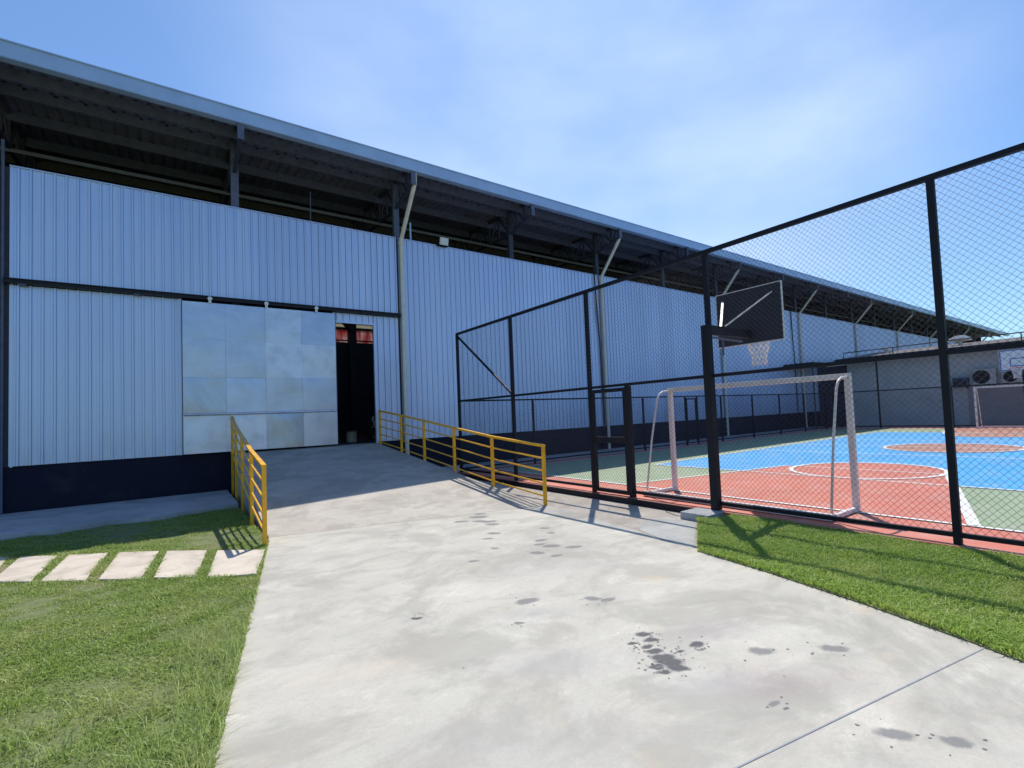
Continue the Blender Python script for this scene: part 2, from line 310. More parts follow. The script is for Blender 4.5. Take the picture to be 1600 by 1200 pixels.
tag(b.build('driveway', [CONC, JOINT, WET, WET2]), kind='structure')
# apron between drive, ramp and court
ap = [(4.92, 3.67), (5.02, 4.3), (5.21, 4.83), (5.37, 5.93), (5.53, 7.13), (5.50, 7.46), (5.46, 8.2), (5.46, 13.0), (6.62, 13.0), (6.62, 4.75), (6.21, 4.62)]
b = MB(); b.prism(ap[::-1] if False else [(4.925, 3.67), (6.21, 4.60), (6.615, 4.75), (6.615, 15.3), (5.12, 15.3), (5.48, 8.0), (5.505, 7.46), (5.535, 7.13), (5.375, 5.93), (5.215, 4.83), (5.025, 4.3)], -.31, DZ-.006)
b.face([(4.98, 3.78, DZ-.003), (6.17, 4.60, DZ-.003), (6.2, 5.15, DZ-.003), (5.75, 5.25, DZ-.003), (5.28, 4.9, DZ-.003), (5.08, 4.3, DZ-.003)], 1)
tag(b.build('apron', [APRON, PATCH]), kind='structure')
# concrete walkway along the hangar
b = MB(); b.prism([(-14, 12.0), (-2.17, 12.05), (-1.54, 11.9), (-.9, 12.2), (-.28, 11.95), (.4, 12.2), (1.16, 12.4), (1.2, 15.35), (-14, 15.35)], -.3, -.005)
tag(b.build('walkway', WALK), kind='structure')
# lawns
lawn = [(-14, -3), (-.9, -3), (-.45, 0), (.16, 3.12), (.25, 3.6), (.72, 6.12), (1.16, 8.45), (1.17, 12.38), (.4, 12.18), (-.28, 11.93), (-.9, 12.18), (-1.54, 11.88), (-2.17, 12.03), (-14, 11.98)]
b = MB(); b.prism(lawn, -.31, -.09); tag(b.build('lawn', SOIL), kind='structure')
law2 = [(3.4, -3), (6.61, -3), (6.61, 4.3), (6.19, 4.30), (6.2, 4.59), (4.92, 3.67), (4.77, 2.72), (4.56, 1.77), (4.35, 1.02), (4.25, .74), (3.9, -.6)]
def z2(x, y): return -.09+.055*max(0, min(1, (x-5.0)/1.5))
b = MB(); b.prism(law2, -.31, z2); tag(b.build('lawn', SOIL), kind='structure')
# stepping stones
SS = [[(-1.71, 10.15), (-1.68, 9.29), (-2.25, 9.75), (-2.3, 10.75)], [(-1.63, 10.13), (-1.26, 8.36), (-1.66, 8.75), (-1.68, 9.2)][::1], None, None, None, None]
SS = [[(-2.10, 10.55), (-1.76, 10.22), (-1.70, 8.85), (-2.10, 9.2)], [(-1.63, 10.13), (-1.22, 9.76), (-1.26, 8.30), (-1.64, 8.68)], [(-1.10, 9.70), (-.67, 9.37), (-.76, 7.85), (-1.17, 8.21)], [(-.55, 9.29), (-.11, 8.90), (-.26, 7.41), (-.64, 7.78)],
      [(-.02, 8.81), (.41, 8.40), (.24, 7.01), (-.14, 7.36)], [(.52, 8.27), (1.03, 7.80), (.78, 6.62), (.33, 6.86)]]
LB = ['pale square stepping stone sliced off by the left edge of the photo', 'pale stepping stone fifth from the driveway with bare brown soil strips beside it', 'cream stepping stone fourth from the driveway between two soil gaps', 'middle pale stepping stone third from the driveway with a soil gap on its left side', 'cream stepping stone second from the driveway with green grass in both side gaps', 'pale stepping stone touching the driveway and striped by the yellow railing shadow']
for q, lb in zip(SS, LB):
    cx = sum(p[0] for p in q)/4; cy = sum(p[1] for p in q)/4
    area = sum(q[i][0]*q[(i+1) % 4][1]-q[(i+1) % 4][0]*q[i][1] for i in range(4))
    if area < 0: q = q[::-1]
    b = MB(); b.prism(q, -.12, -.068); tag(b.build('stepping_stone', STONE, origin=(cx, cy, -.12), bevel=.008), lb, 'stepping stone', 'stepping stones in a row across the left lawn')
# bare earth strips between the stones
EARTH = paint('brown earth', (.23, .18, .11), .95, .3, scale=14, dirt=(.16, .15, .05))
for a, q in zip(SS, SS[1:]):
    b = MB(); pts = [a[1], q[0], q[3], a[2]]; pts = [(x, y) for x, y in pts]
    if q is not SS[4] and q is not SS[5]: b.face([(x, y, -.086) for x, y in pts[::-1]]); tag(b.build('soil', EARTH), kind='structure')
# ramp
def rz(x, y):
    yf = 8.72-(x-1.2)*.29
    return -.098 if y < yf+.01 else -.098+(y-yf)*(1.03/(15.34-yf))
b = MB(); NX, NY = 12, 30
def rp(i, j):
    t = i/NX; x8 = 1.2+t*4.3; xw = 1.36+t*(5.06-1.36); yf = 8.72-(x8-1.2)*.29; s = j/NY; y = yf+s*(15.34-yf); x = x8+(xw-x8)*s
    return x, y
for j in range(NY):
    for i in range(NX):
        q = [rp(i, j), rp(i+1, j), rp(i+1, j+1), rp(i, j+1)]; b.face([(x, y, -.098+1.03*((j+(k > 1))/NY)) for k, (x, y) in enumerate(q)])
for i, sgn in ((0, 1), (NX, -1)):
    for j in range(NY):
        (x0, y0), (x1, y1) = rp(i, j), rp(i, j+1); z0 = -.098+1.03*j/NY; z1 = -.098+1.03*(j+1)/NY
        b.face([(x0, y0, -.3), (x1, y1, -.3), (x1, y1, z1), (x0, y0, z0)], 1)
ob = b.build('ramp', [RAMPC, WALK]); tag(ob, kind='structure')
# ------------------------------------------------------------------ sports court
b = MB(); X0, X1, Y0, Y1 = 6.62, 31.9, -4.6, 13.45
b.prism([(X0, Y0), (X1, Y0), (X1, Y1), (X0, Y1)], -.28, 0, 0)
z = [0]
def sheet(pts, mi): z[0] += .0025; b.face([(x, y, z[0]) for x, y in pts], mi)
def line(a, c, w=.07):
    a = Vector((*a, 0)); c = Vector((*c, 0)); d = (c-a).normalized(); n = Vector((-d.y, d.x, 0))*w/2; z[0] += .0006
    b.face([(p.x, p.y, z[0]) for p in (a-n, c-n, c+n, a+n)], 4)
def arc(cx, cy, r, w, a0, a1, n=48):
    z[0] += .0006
    for i in range(n):
        t = a0+(a1-a0)*i/n; u = a0+(a1-a0)*(i+1)/n
        b.face([(cx+rr*math.cos(v), cy+rr*math.sin(v), z[0]) for v, rr in ((t, r-w/2), (t, r+w/2), (u, r+w/2), (u, r-w/2))], 4)
CY = 4.65
sheet([(7.74, -3.35), (30.5, -3.35), (30.5, 12.7), (7.74, 12.7)], 1)
sheet([(11.0, -.2), (27.35, -.2), (27.35, 9.5), (11.0, 9.5)], 2)
for cx, s in ((12.5, 1), (25.75, -1)):
    xb = 7.74 if s > 0 else 30.5; xt = cx
    pts = [(xb, CY-2.95*s), (xt, CY-1.52*s), ]
    pts += [(cx+s*1.52*math.sin(t), CY-s*1.52*math.cos(t)) for t in [math.pi*i/24 for i in range(1, 24)]]
    pts += [(xt, CY+1.75*s), (xb, CY+2.85*s)]
    sheet(pts, 3 if s > 0 else 5)
sheet([(19.15+1.7*math.cos(t), CY+1.7*math.sin(t)) for t in [2*math.pi*i/64 for i in range(64)]], 5)
for a, c in (((7.74, -3.35), (7.74, 12.7)), ((30.5, -3.35), (30.5, 12.7)), ((7.74, -3.35), (30.5, -3.35)), ((7.74, 12.7), (30.5, 12.7)),
             ((11, -.2), (11, 9.5)), ((27.35, -.2), (27.35, 9.5)), ((11, -.2), (27.35, -.2)), ((11, 9.5), (27.35, 9.5)), ((19.15, -3.35), (19.15, 12.7)), ((16.3, -.2), (16.3, 9.5)), ((22.1, -.2), (22.1, 9.5))): line(a, c)
for cx, s in ((12.5, 1), (25.75, -1)):
    xb = 7.74 if s > 0 else 30.5
    line((xb, CY-2.95), (cx, CY-1.55), .13 if s > 0 else .07); line((xb, CY+2.88), (cx, CY+1.78), .06)
    line((cx, CY-1.5), (cx, CY+1.5), .06); arc(cx, CY, 1.5, .10, 0, 2*math.pi)
arc(19.15, CY, 1.72, .10, 0, 2*math.pi); arc(8.0, CY, 5.9, .05, -1.25, 1.0) if False else None
tag(b.build('sports_court', [RED, GRN, BLU, RED, LIN, RIM2]), kind='structure')
b = MB(); b.prism([(6.62, 13.46), (34, 13.46), (34, 15.35), (6.62, 15.35)], -.28, -.01); tag(b.build('path', WALK), kind='structure')
b = MB(); b.prism([(31.91, -14), (36, -14), (36, 13.45), (31.91, 13.45)], -.28, -.012); tag(b.build('path', WALK), kind='structure')
# ------------------------------------------------------------------ hangar
D = 15.36
HG = thing('hangar', (5.97, D, 0), 'long blue-grey corrugated metal hangar with navy base, open clerestory and deep overhanging eave', 'hangar')
HO = (5.97, D, 0)
def clad(x0, x1, z0, z1, name='wall_cladding', jag=True):
    b = MB(); P = .190; x = x0; pts = []
    prof = [(0, 0), (.052, 0), (.053, .004), (.056, .004), (.057, 0), (.104, 0), (.105, .015), (.1125, .015), (.114, -.032), (.150, -.032), (.152, .014), (.159, .014), (.161, 0)]
    if x0 > 5.85: prof = [(0, 0), (.052, 0), (.053, .003), (.056, .003), (.057, 0), (.104, 0), (.105, .006), (.109, .006), (.118, -.026), (.152, -.026), (.164, .004), (.168, .004), (.170, 0)]
    xs = []
    while x < x1:
        for dx, dy in prof:
            if x+dx < x1: xs.append((x+dx, D+dy))
        x += P+random.uniform(-.006, .006)
    xs.append((x1, D))
    for (xa, ya), (xb, yb) in zip(xs, xs[1:]):
        zb = z0
        b.face([(xa, ya, zb), (xb, yb, zb), (xb, yb, z1), (xa, ya, z1)])
    b.box(x0, D+.016, z0+.02, x1, D+.029, z1-.01, 1)
    if x0 < 20:
        for zs in (1.25, 2.55, 3.9, 5.3, 6.45, 7.3):
            if z0 < zs < z1:
                xx = x0+.133
                while False and xx < min(x1, 24): b.box(xx-.008, D-.037, zs-.008, xx+.008, D-.0302, zs+.008, 2); xx += P*2
        b.box(x0, D-.004, 4.2, x0+.001, D-.003, 4.21) if False else None
    return b.build(name, [CLAD, INT, STEEL], HG, HO)
clad(-14, -2.95, .97, 7.45); clad(-2.66, 5.83, 4.93, 7.45); clad(-2.66, .22, .97, 4.86); clad(5.05, 5.83, .97, 4.86); clad(3.85, 5.03, 4.58, 4.86)
x = 5.89
for k in range(9):
    clad(x, min(x+8.85-.03, 81), .97, 7.45); x += 8.85
b = MB(); b.box(-2.64, D-.01, .95, -2.6, D+.05, 7.46); b.box(-2.66, D-.045, 7.45, 5.83, D+.03, 7.47); b.box(5.89, D-.045, 7.45, 81, D+.03, 7.47); b.box(.22, D-.05, .97, .29, D+.04, 4.86); b.box(5.03, D-.05, .93, 5.10, D+.04, 4.60); b.box(3.85, D-.04, 4.56, 5.03, D+.04, 4.61)
b.build('trim', CLAD, HG, HO)
b = MB(); b.box(-14, D+.03, -.25, 1.34, D+.25, .965); b.box(5.07, D+.03, -.25, 81, D+.25, .965); b.box(1.34, D+.03, -.25, 5.07, D+.25, .90)
b.build('base_wall', NAVY, HG, HO)
b = MB(); b.box(-2.95, D+.04, .9, -2.66, D+.2, 7.45); b.build('column_gap', INT, HG, HO)
b = MB(); b.bar((5.86, D+.01, .97), (5.86, D+.01, 7.45), .06, .04); b.build('seam', BLK, HG, HO)
# door and its rail
b = MB(); b.box(-2.72, D-.17, 4.87, 5.86, D-.05, 4.965); b.box(-2.72, D-.20, 4.95, 5.86, D-.03, 4.97); RL = b.build('door_rail', DARK, HG, HO)
for xx in (-2.45, -.55):
    b = MB(); b.box(xx-.06, D-.16, 4.84, xx+.06, D-.06, 4.869); b.build('bracket', STEEL, RL)
    RL.children[-1].data.transform(Matrix.Translation(-Vector(HO)))
b = MB(); b.box(.30, D-.125, .98, 3.89, D-.085, 4.80, 1)
for pi in range(4):
    for pj in range(4):
        G = 8; x0_ = .30+.8975*pi+.001; z0_ = .98+.955*pj+.001; tx, tz = random.uniform(-.014, .014), random.uniform(-.022, .022); ph = [random.uniform(0, 6.3) for _ in range(3)]; am = random.uniform(.0015, .004)
        vs = []
        for a_ in range(G+1):
            for c_ in range(G+1):
                u, v = a_/G, c_/G; e_ = min(1, 4*min(u, 1-u, v, 1-v)*2)
                vs.append((x0_+.8955*u, D-.142+(u-.5)*tx+(v-.5)*tz-e_*am*(math.sin(3*u+2*v+ph[0])+.6*math.sin(5*v-3*u+ph[1])+.5), z0_+.953*v))
        b.poly(vs, [(i*(G+1)+j, (i+1)*(G+1)+j, (i+1)*(G+1)+j+1, i*(G+1)+j+1) for i in range(G) for j in range(G)])
for i in range(1, 4): b.box(.30+.8975*i-.002, D-.139, .98, .30+.8975*i+.001, D-.126, 4.80, 1)
for i in range(1, 4): b.box(.30, D-.1395, .98+.955*i-.0015, 3.89, D-.126, .98+.955*i+.0005, 1)
b.box(.285, D-.142, .975, .299, D-.08, 4.81, 1); b.box(3.891, D-.142, .975, 3.905, D-.08, 4.81, 1)
DR = b.build('sliding_door', [DOOR, STEEL], HG, HO, smooth=True)
b = MB(); b.tube([(.32, D-.20, 1.95), (3.86, D-.20, 1.95)], .030, 12); [b.box(xx, D-.19, 1.94, xx+.03, D-.14, 1.96) for xx in (.5, 2.1, 3.6)]; o = b.build('handle_bar', ALU, DR); o.data.transform(Matrix.Translation(-Vector(HO)))
for xx in (.87, 2.13, 3.38):
    b = MB(); b.tube([(xx, D-.215, 4.90), (xx, D-.175, 4.90)], .05, 14); b.box(xx-.03, D-.19, 4.78, xx+.03, D-.172, 4.9); o = b.build('roller', BRT, DR); o.data.transform(Matrix.Translation(-Vector(HO)))
# interior
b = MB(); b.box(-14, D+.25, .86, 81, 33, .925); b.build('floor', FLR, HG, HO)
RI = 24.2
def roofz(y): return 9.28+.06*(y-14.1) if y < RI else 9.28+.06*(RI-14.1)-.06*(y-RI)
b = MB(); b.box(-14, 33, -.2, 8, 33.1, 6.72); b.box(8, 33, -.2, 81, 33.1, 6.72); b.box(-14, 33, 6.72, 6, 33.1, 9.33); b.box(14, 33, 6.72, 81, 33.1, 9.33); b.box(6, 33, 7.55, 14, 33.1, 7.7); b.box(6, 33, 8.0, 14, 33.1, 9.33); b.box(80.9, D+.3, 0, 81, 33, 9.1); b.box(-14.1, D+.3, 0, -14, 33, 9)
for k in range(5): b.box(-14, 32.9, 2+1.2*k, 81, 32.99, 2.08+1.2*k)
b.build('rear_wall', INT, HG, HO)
b = MB(); b.box(6, 33.02, 6.72, 14, 33.05, 7.55); b.build('backlit_red_panel', REDP, HG, HO)  # added see-through panel, glows from behind in place of a sunlit red wall beyond
b = MB(); b.box(6, 33.02, 7.7, 14, 33.05, 8.0); b.build('backlit_beam', CRMP, HG, HO)  # pale beam made as an added translucent strip so sun behind lights it up
# roof: corrugated sheet
b = MB(); XA, XB = -14.5, 86.5; step = .25; n = int((XB-XA)/step)
for (ya, yb) in ((14.0, RI), (RI, 33.25)):
    za, zb = roofz(ya), roofz(yb)
    for i in range(n):
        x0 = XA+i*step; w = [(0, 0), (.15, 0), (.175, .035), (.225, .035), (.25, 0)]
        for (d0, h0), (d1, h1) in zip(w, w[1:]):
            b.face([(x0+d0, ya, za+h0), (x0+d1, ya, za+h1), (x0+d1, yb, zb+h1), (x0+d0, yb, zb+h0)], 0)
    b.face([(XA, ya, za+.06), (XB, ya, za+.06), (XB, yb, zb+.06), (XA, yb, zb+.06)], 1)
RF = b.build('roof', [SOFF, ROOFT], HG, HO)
b = MB(); b.box(XA, 13.90, 9.08, XB, 13.925, 9.42); b.box(XA, 13.90, 9.07, XB, 14.12, 9.085); b.box(XA, 13.87, 9.40, XB, 13.925, 9.425); b.box(XA, 14.10, 9.07, XB, 14.12, 9.27)
x = XA
b.build('gutter', [FASC], HG, HO)
Y = 15.42; k = 0
for k, Y in enumerate((14.75, 15.55, 17.0, 18.6, 20.2, 21.8, 23.4)):
    zt = roofz(Y)-.005; h = .24; b = MB(); b.box(XA+.1, Y-.035, zt-h, XB-.1, Y-.025, zt); b.box(XA+.1, Y-.035, zt-h-.01, XB-.1, Y+.04, zt-h)
    if k == 1: [b.box(xx, Y-.055, zt-.06, xx+.06, Y-.036, zt-.02, 1) for xx in np.arange(-5, 30, .5)]
    b.build('purlin', [PURL2 if k == 4 else PURL, BLK], HG, HO)
b = MB(); b.bar((-14, 17.0, 8.47), (80, 17.0, 8.47), .07, .09); b.build('tie_beam', PURL2, HG, HO)
for xx in (9.35, 18.2): b = MB(); b.box(xx-.22, 32.4, .9, xx+.22, 32.85, 9.5); b.bar((xx, 32.5, 7.3), (xx-1.6, 31.0, 8.6), .25); b.build('column', INT, HG, HO)
# columns and cantilever trusses every 4.43 m
xs = [1.47+4.43*i for i in range(-3, 18)]
for xx in xs:
    b = MB(); b.box(xx-.09, D+.06, .9, xx+.09, D+.20, roofz(D)-.03); b.build('column', STEEL if xx < 8 else TRUSSM, HG, HO)  # columns further along get a darker colour for the shade of the gap
    b = MB(); w = .05
    tops = [(xx, y, roofz(y)-.06) for y in (13.98, D+.1, 24)]
    b.bar((xx, 14.0, roofz(14)-.06), (xx, 24.1, roofz(24.1)-.06), .09, .09); bz = lambda y: 8.72-.16*(y-14) if y < 15.5 else 8.46+.045*(y-15.5)
    b.bar((xx, 14.05, bz(14.05)), (xx, 15.5, bz(15.5)), .09, .07); b.bar((xx, 15.5, bz(15.5)), (xx, 24.1, bz(24.1)), .09, .07)
    ys = [14.05, 14.5, 15.0, 15.5]+[15.5+.75*i for i in range(1, 12)]
    for i, (y0, y1) in enumerate(zip(ys, ys[1:])):
        b.bar((xx, y0, bz(y0)), (xx, y0, roofz(y0)-.06), .05, .05)
        if i % 2: b.bar((xx, y0, bz(y0)), (xx, y1, roofz(y1)-.06), .045, .045)
        else: b.bar((xx, y0, roofz(y0)-.06), (xx, y1, bz(y1)), .045, .045)
    b.box(xx-.07, 13.93, 8.68, xx+.07, 13.98, 9.07, 1)
    b.build('truss', [TRUSSM, STEEL if xx < 16 else TRUSSM], HG, HO)  # far end plates carry the same shade in their colour
# downpipes
for k in range(-1, 9):
    xx = 5.97+8.85*k; b = MB()
    path = [(xx, D-.10, -.05), (xx, D-.10, 7.28), (xx, D-.13, 7.40), (xx, D-.20, 7.50), (xx, 14.15, 8.62), (xx, 14.06, 8.74), (xx, 14.03, 8.85), (xx, 14.03, 9.08)]
    b.tube(path, .065, 14); b.box(xx-.075, D-.105-.07, 7.22, xx+.075, D-.02, 7.27); b.box(xx-.075, D-.175, 3.4, xx+.075, D-.02, 3.44)
    b.build('downpipe', PIPE, HG, HO, smooth=False)
for xx in (14.55, 31.55):
    b = MB(); b.tube([(xx-.12, D-.06, 7.9), (xx-.1, D-.07, 7.2), (xx-.04, D-.06, 6), (xx+.04, D-.06, 4.6), (xx+.06, D-.06, 2.5), (xx+.08, D-.06, 0)], .03, 8); b.build('cable', BLK, HG, HO)
b = MB(); b.tube([(-2.76, D-.03, 0), (-2.76, D-.03, 8)], .03, 8); b.build('conduit', STEEL, HG, HO)
b = MB(); b.tube([(3.32, D+.02, 7.3), (3.33, D+.02, 8.36)], .012, 8); tag(b.build('rod', STEEL, HG, HO), 'thin upright rod above the wall top')
b = MB(); b.box(6.33, D+.04, 7.3, 6.38, D+.08, 8.08); tag(b.build('post', FASC, HG, HO), 'short pale post above the wall top')
# floodlight
t = thing('floodlight', (7.42, D-.05, 7.47), 'small square white floodlight on the top edge of the hangar wall', 'floodlight')
b = MB(); Rm = Matrix.Rotation(math.radians(14), 3, 'X')
def tb(b0, x0, y0, z0, x1, y1, z1, m=0):
    s = MB(); s.box(x0, y0, z0, x1, y1, z1, m); b0.poly([Rm @ Vector(v)+Vector((0, -.16, .10)) for v in s.v], s.f, m)
tb(b, -.15, -.03, -.12, .15, .03, .12); b.build('housing', WHT, t)
b = MB(); tb(b, -.125, -.036, -.095, .125, -.031, .095); b.build('lens', GLS, t)
b = MB(); b.bar((-.165, -.16, .1), (-.19, 0, -.02), .02); b.bar((.19, -.16, .1), (.19, 0, -.02), .02); b.bar((-.19, 0, -.02), (.19, 0, -.02), .03); b.build('bracket', DARK, t)
# things seen through the door gap
t = thing('pedestal_table', (4.95, 17.6, .925), 'round table on a pale metal drum pedestal inside the dark doorway', 'table')
b = MB(); b.tube([(0, 0, 0), (0, 0, .36)], .17, 24); b.build('pedestal', PIPE, t); b = MB(); b.tube([(0, 0, .361), (0, 0, .40)], .50, 32); b.build('tabletop', DARK, t)
t = thing('workbench', (6.2, 18.0, .925), 'low dark workbench with pale edges just inside the right door jamb', 'workbench')
b = MB(); b.box(-.55, -.25, .46, .6, .3, .50); b.box(-.55, -.27, .45, .6, -.252, .48, 1); b.build('bench_top', [DARK, WHT], t)
for sx_ in (-.5, .55):
    for sy in (-.2, .25): b = MB(); b.box(sx_-.025, sy-.025, 0, sx_+.025, sy+.025, .459); b.build('leg', DARK, t)
b = MB(); b.box(-.5, -.26, .10, .55, -.235, .13); b.build('shelf_bar', WHT, t)
b = MB(); b.tube([(0, 0, 0), (0.0, 0, .05), (.02, 0, .12), (-.03, 0, .17), (-.06, 0, .26), (-.02, 0, .30), (-.04, 0, .34)], .035, 10)
tag(b.build('bottle', WHT, origin=(0, 0, 0), smooth=True), 'slim pale bottle-like object standing on the workbench', 'bottle').location = (5.85, 18.0, 1.426)
# ------------------------------------------------------------------ handrails
def handrail(pts, label, feet, side):
    o = pts[0]; t = thing('handrail', o, label, 'handrail', 'yellow handrails beside the ramp'); H = 1.03
    for p, f in zip(pts, feet):
        b = MB(); b.box(p[0]-.028, p[1]-.028, f, p[0]+.028, p[1]+.028, p[2]+H-.025); b.build('post', YEL, t, o, bevel=.004)
    for k in range(5):
        b = MB(); zz = H-.235*k if k else H
        for p, q in zip(pts, pts[1:]):
            e = .03 if (k == 0) else 0
            a = Vector((p[0], p[1], p[2]+zz)); c = Vector((q[0], q[1], q[2]+zz)); d = (c-a).normalized()
            if k: b.tube([a+d*.02, c-d*.02], .017, 8)
            else: b.bar(a-d*.03, c+d*.03, .062, .045)
        b.build('top_rail' if k == 0 else 'rail', YEL, t, o)
def rzz(y, x):
    yf = 8.72-(x-1.2)*.29; return -.098+max(0, (y-yf))*(1.03/(15.34-yf))
rp_ = [(5.56, 7.50), (5.45, 9.18), (5.36, 10.77), (5.26, 12.27), (5.18, 13.65), (5.09, 15.12)]
P = [(x, y, (-.03, .13, .33, .53, .70, .87)[i]) for i, (x, y) in enumerate(rp_)]
handrail(P, 'longer-looking yellow handrail on the right side of the ramp by the fence', [-.12]*6, 1)
lp_ = [(1.07, 8.12), (1.125, 9.95), (1.19, 11.9), (1.25, 13.7), (1.31, 15.22)]
P = [(x, y, (.0, .15, .37, .59, .83)[i]) for i, (x, y) in enumerate(lp_)]
handrail(P, 'yellow handrail on the left side of the ramp next to the lawn', [-.15]*5, -1)
# ------------------------------------------------------------------ fences
def mesh_panel(a, c, z0, z1, pitch=.074, r=.0020):
    """diamond wire lattice between two plan points"""
    a = Vector((*a, 0)); c = Vector((*c, 0)); Lh = (c-a).length; d = (c-a)/Lh; nrm = Vector((-d.y, d.x, 0)); H = z1-z0; b = MB()
    def wire(s0, t0, s1, t1, off):
        p = a+d*s0+Vector((0, 0, z0+t0))+nrm*off; q = a+d*s1+Vector((0, 0, z0+t1))+nrm*off
        dd = (q-p).normalized(); u = nrm*r; v = dd.cross(nrm)*r
        vs = [p+u, p-u*.5+v*.87, p-u*.5-v*.87, q+u, q-u*.5+v*.87, q-u*.5-v*.87]
        b.poly(vs, [(0, 1, 4, 3), (1, 2, 5, 4), (2, 0, 3, 5)])
    k = -H
    while k < Lh:
        s0, t0 = (k, 0) if k >= 0 else (0, -k); s1 = min(Lh, k+H); t1 = s1-k
        if s1-s0 > .01:
            wire(s0, t0, s1, t1, r*.9); wire(Lh-s0, t0, Lh-s1, t1, -r*.9)
        k += pitch
    return b
FX = 6.74
FO = (FX, 4.58, 0)
t = thing('tall_fence', FO, 'four metre tall black chain link fence with gate along the near end of the court', 'fence')
ypost = [13.12, 10.25, 7.42, 4.58, 1.63, -1.3, -4.2]
for y in ypost:
    b = MB(); b.box(FX-.036, y-.036, 2.885 if y == 4.58 else -.02, FX+.036, y+.036, 4.02); b.build('post', FEN, t, FO, bevel=.004)
def rail(a, c, w=.055, name='rail', mat=FEN, par=None, o=FO):
    b = MB(); b.bar(a, c, w, w); return b.build(name, mat, par, o)
rail((FX, -4.24, 4.05), (FX, 13.155, 4.05), .06, 'top_rail', par=t)
for y0, y1 in zip(ypost, ypost[1:]):
    rail((FX, y1+.037, 2.08), (FX, y0-.037, 2.08), .05, 'mid_rail', par=t)
    if y0 != 7.42: rail((FX, y1+.037, .10), (FX, y0-.037, .10), .05, 'bottom_rail', par=t)
rail((FX, 4.62, .10), (FX, 6.36, .10), .05, 'bottom_rail', par=t)
rail((FX, 13.09, 3.98), (FX, 10.30, 2.14), .045, 'brace', par=t)
b = mesh_panel((FX, -4.2), (FX, 6.4), .12, 4.02); b.build('chain_link_mesh', WIRE, t, FO)
b = mesh_panel((FX, 7.45), (FX, 13.1), .12, 4.02); b.build('chain_link_mesh', WIRE, t, FO)
b = mesh_panel((FX, 6.4), (FX, 7.45), 2.1, 4.02); b.build('chain_link_mesh', WIRE, t, FO)
b = MB(); b.box(FX-.05, 6.34, -.02, FX+.05, 6.42, 2.05); b.build('gate_post', FEN, t, FO)
b = MB(); b.box(FX-.03, 6.43, .03, FX+.03, 6.50, 2.03); b.box(FX-.03, 7.31, .03, FX+.03, 7.375, 2.03); b.box(FX-.03, 6.50, .03, FX+.03, 7.31, .10); b.box(FX-.03, 6.50, 1.96, FX+.03, 7.31, 2.03); b.box(FX-.025, 6.50, .98, FX+.025, 7.31, 1.10)
g = b.build('gate', FEN, t, FO)
b = mesh_panel((FX, 6.5), (FX, 7.31), .1, 1.96); o = b.build('gate_mesh', WIRE, g); o.data.transform(Matrix.Translation(-Vector(FO)))
b = MB(); b.box(FX-.06, 6.42, 1.0, FX-.031, 6.52, 1.09); o = b.build('latch', DARK, g); o.data.transform(Matrix.Translation(-Vector(FO)))
b = MB(); b.box(FX-.15, 4.7, -.27, FX-.121, 13.2, -.003); b.build('slab_side_shade', FEN, t, FO)  # black strip standing for the shade on the court slab's side
# low fence along the hangar side
LY = 13.15; LO = (6.8, LY, 0)
t = thing('low_fence', LO, 'two metre tall black chain link fence between the court and the hangar wall', 'fence')
lx = [9.4, 12.05, 14.7, 17.35, 18.15, 19.95, 22.6, 25.2, 27.9, 30.5]
for xx in lx:
    b = MB(); b.box(xx-.03, LY-.03, -.02, xx+.03, LY+.03, 2.05); b.build('post', FEN, t, LO)
rail((6.78, LY, 2.08), (31.5, LY, 2.08), .05, 'top_rail', par=t, o=LO); rail((6.78, LY, .10), (31.5, LY, .10), .05, 'bottom_rail', par=t, o=LO)
b = mesh_panel((6.78, LY), (31.46, LY), .1, 2.06); b.build('chain_link_mesh', WIRE, t, LO)
b = MB(); b.box(17.42, LY-.02, .15, 17.47, LY+.02, 2.0); b.box(18.03, LY-.02, .15, 18.08, LY+.02, 2.0); b.box(17.47, LY-.02, 1.94, 18.03, LY+.02, 2.0); b.box(17.47, LY-.02, .98, 18.03, LY+.02, 1.04); b.build('gate', FEN, t, LO)
# far end fence
EX = 31.5; EO = (EX, 4.6, 0)
t = thing('end_fence', EO, 'black chain link fence across the far end of the court before the white building', 'fence')
for y, h in ((13.1, 2.05), (10.7, 3.75), (7.45, 2.05), (4.55, 2.05), (1.7, 2.05), (-1.2, 3.75), (-4.2, 2.05)):
    w = .06 if y == 7.45 else .035; b = MB(); b.box(EX-w, y-w, -.02, EX+w, y+w, h); b.build('post', FEN, t, EO)
rail((EX, -4.2, 2.09), (EX, 13.13, 2.09), .06, 'top_rail', par=t, o=EO); rail((EX, -4.2, .1), (EX, 13.13, .1), .06, 'bottom_rail', par=t, o=EO)
b = mesh_panel((EX, -4.2), (EX, 13.1), .1, 2.06); b.build('chain_link_mesh', WIRE, t, EO)
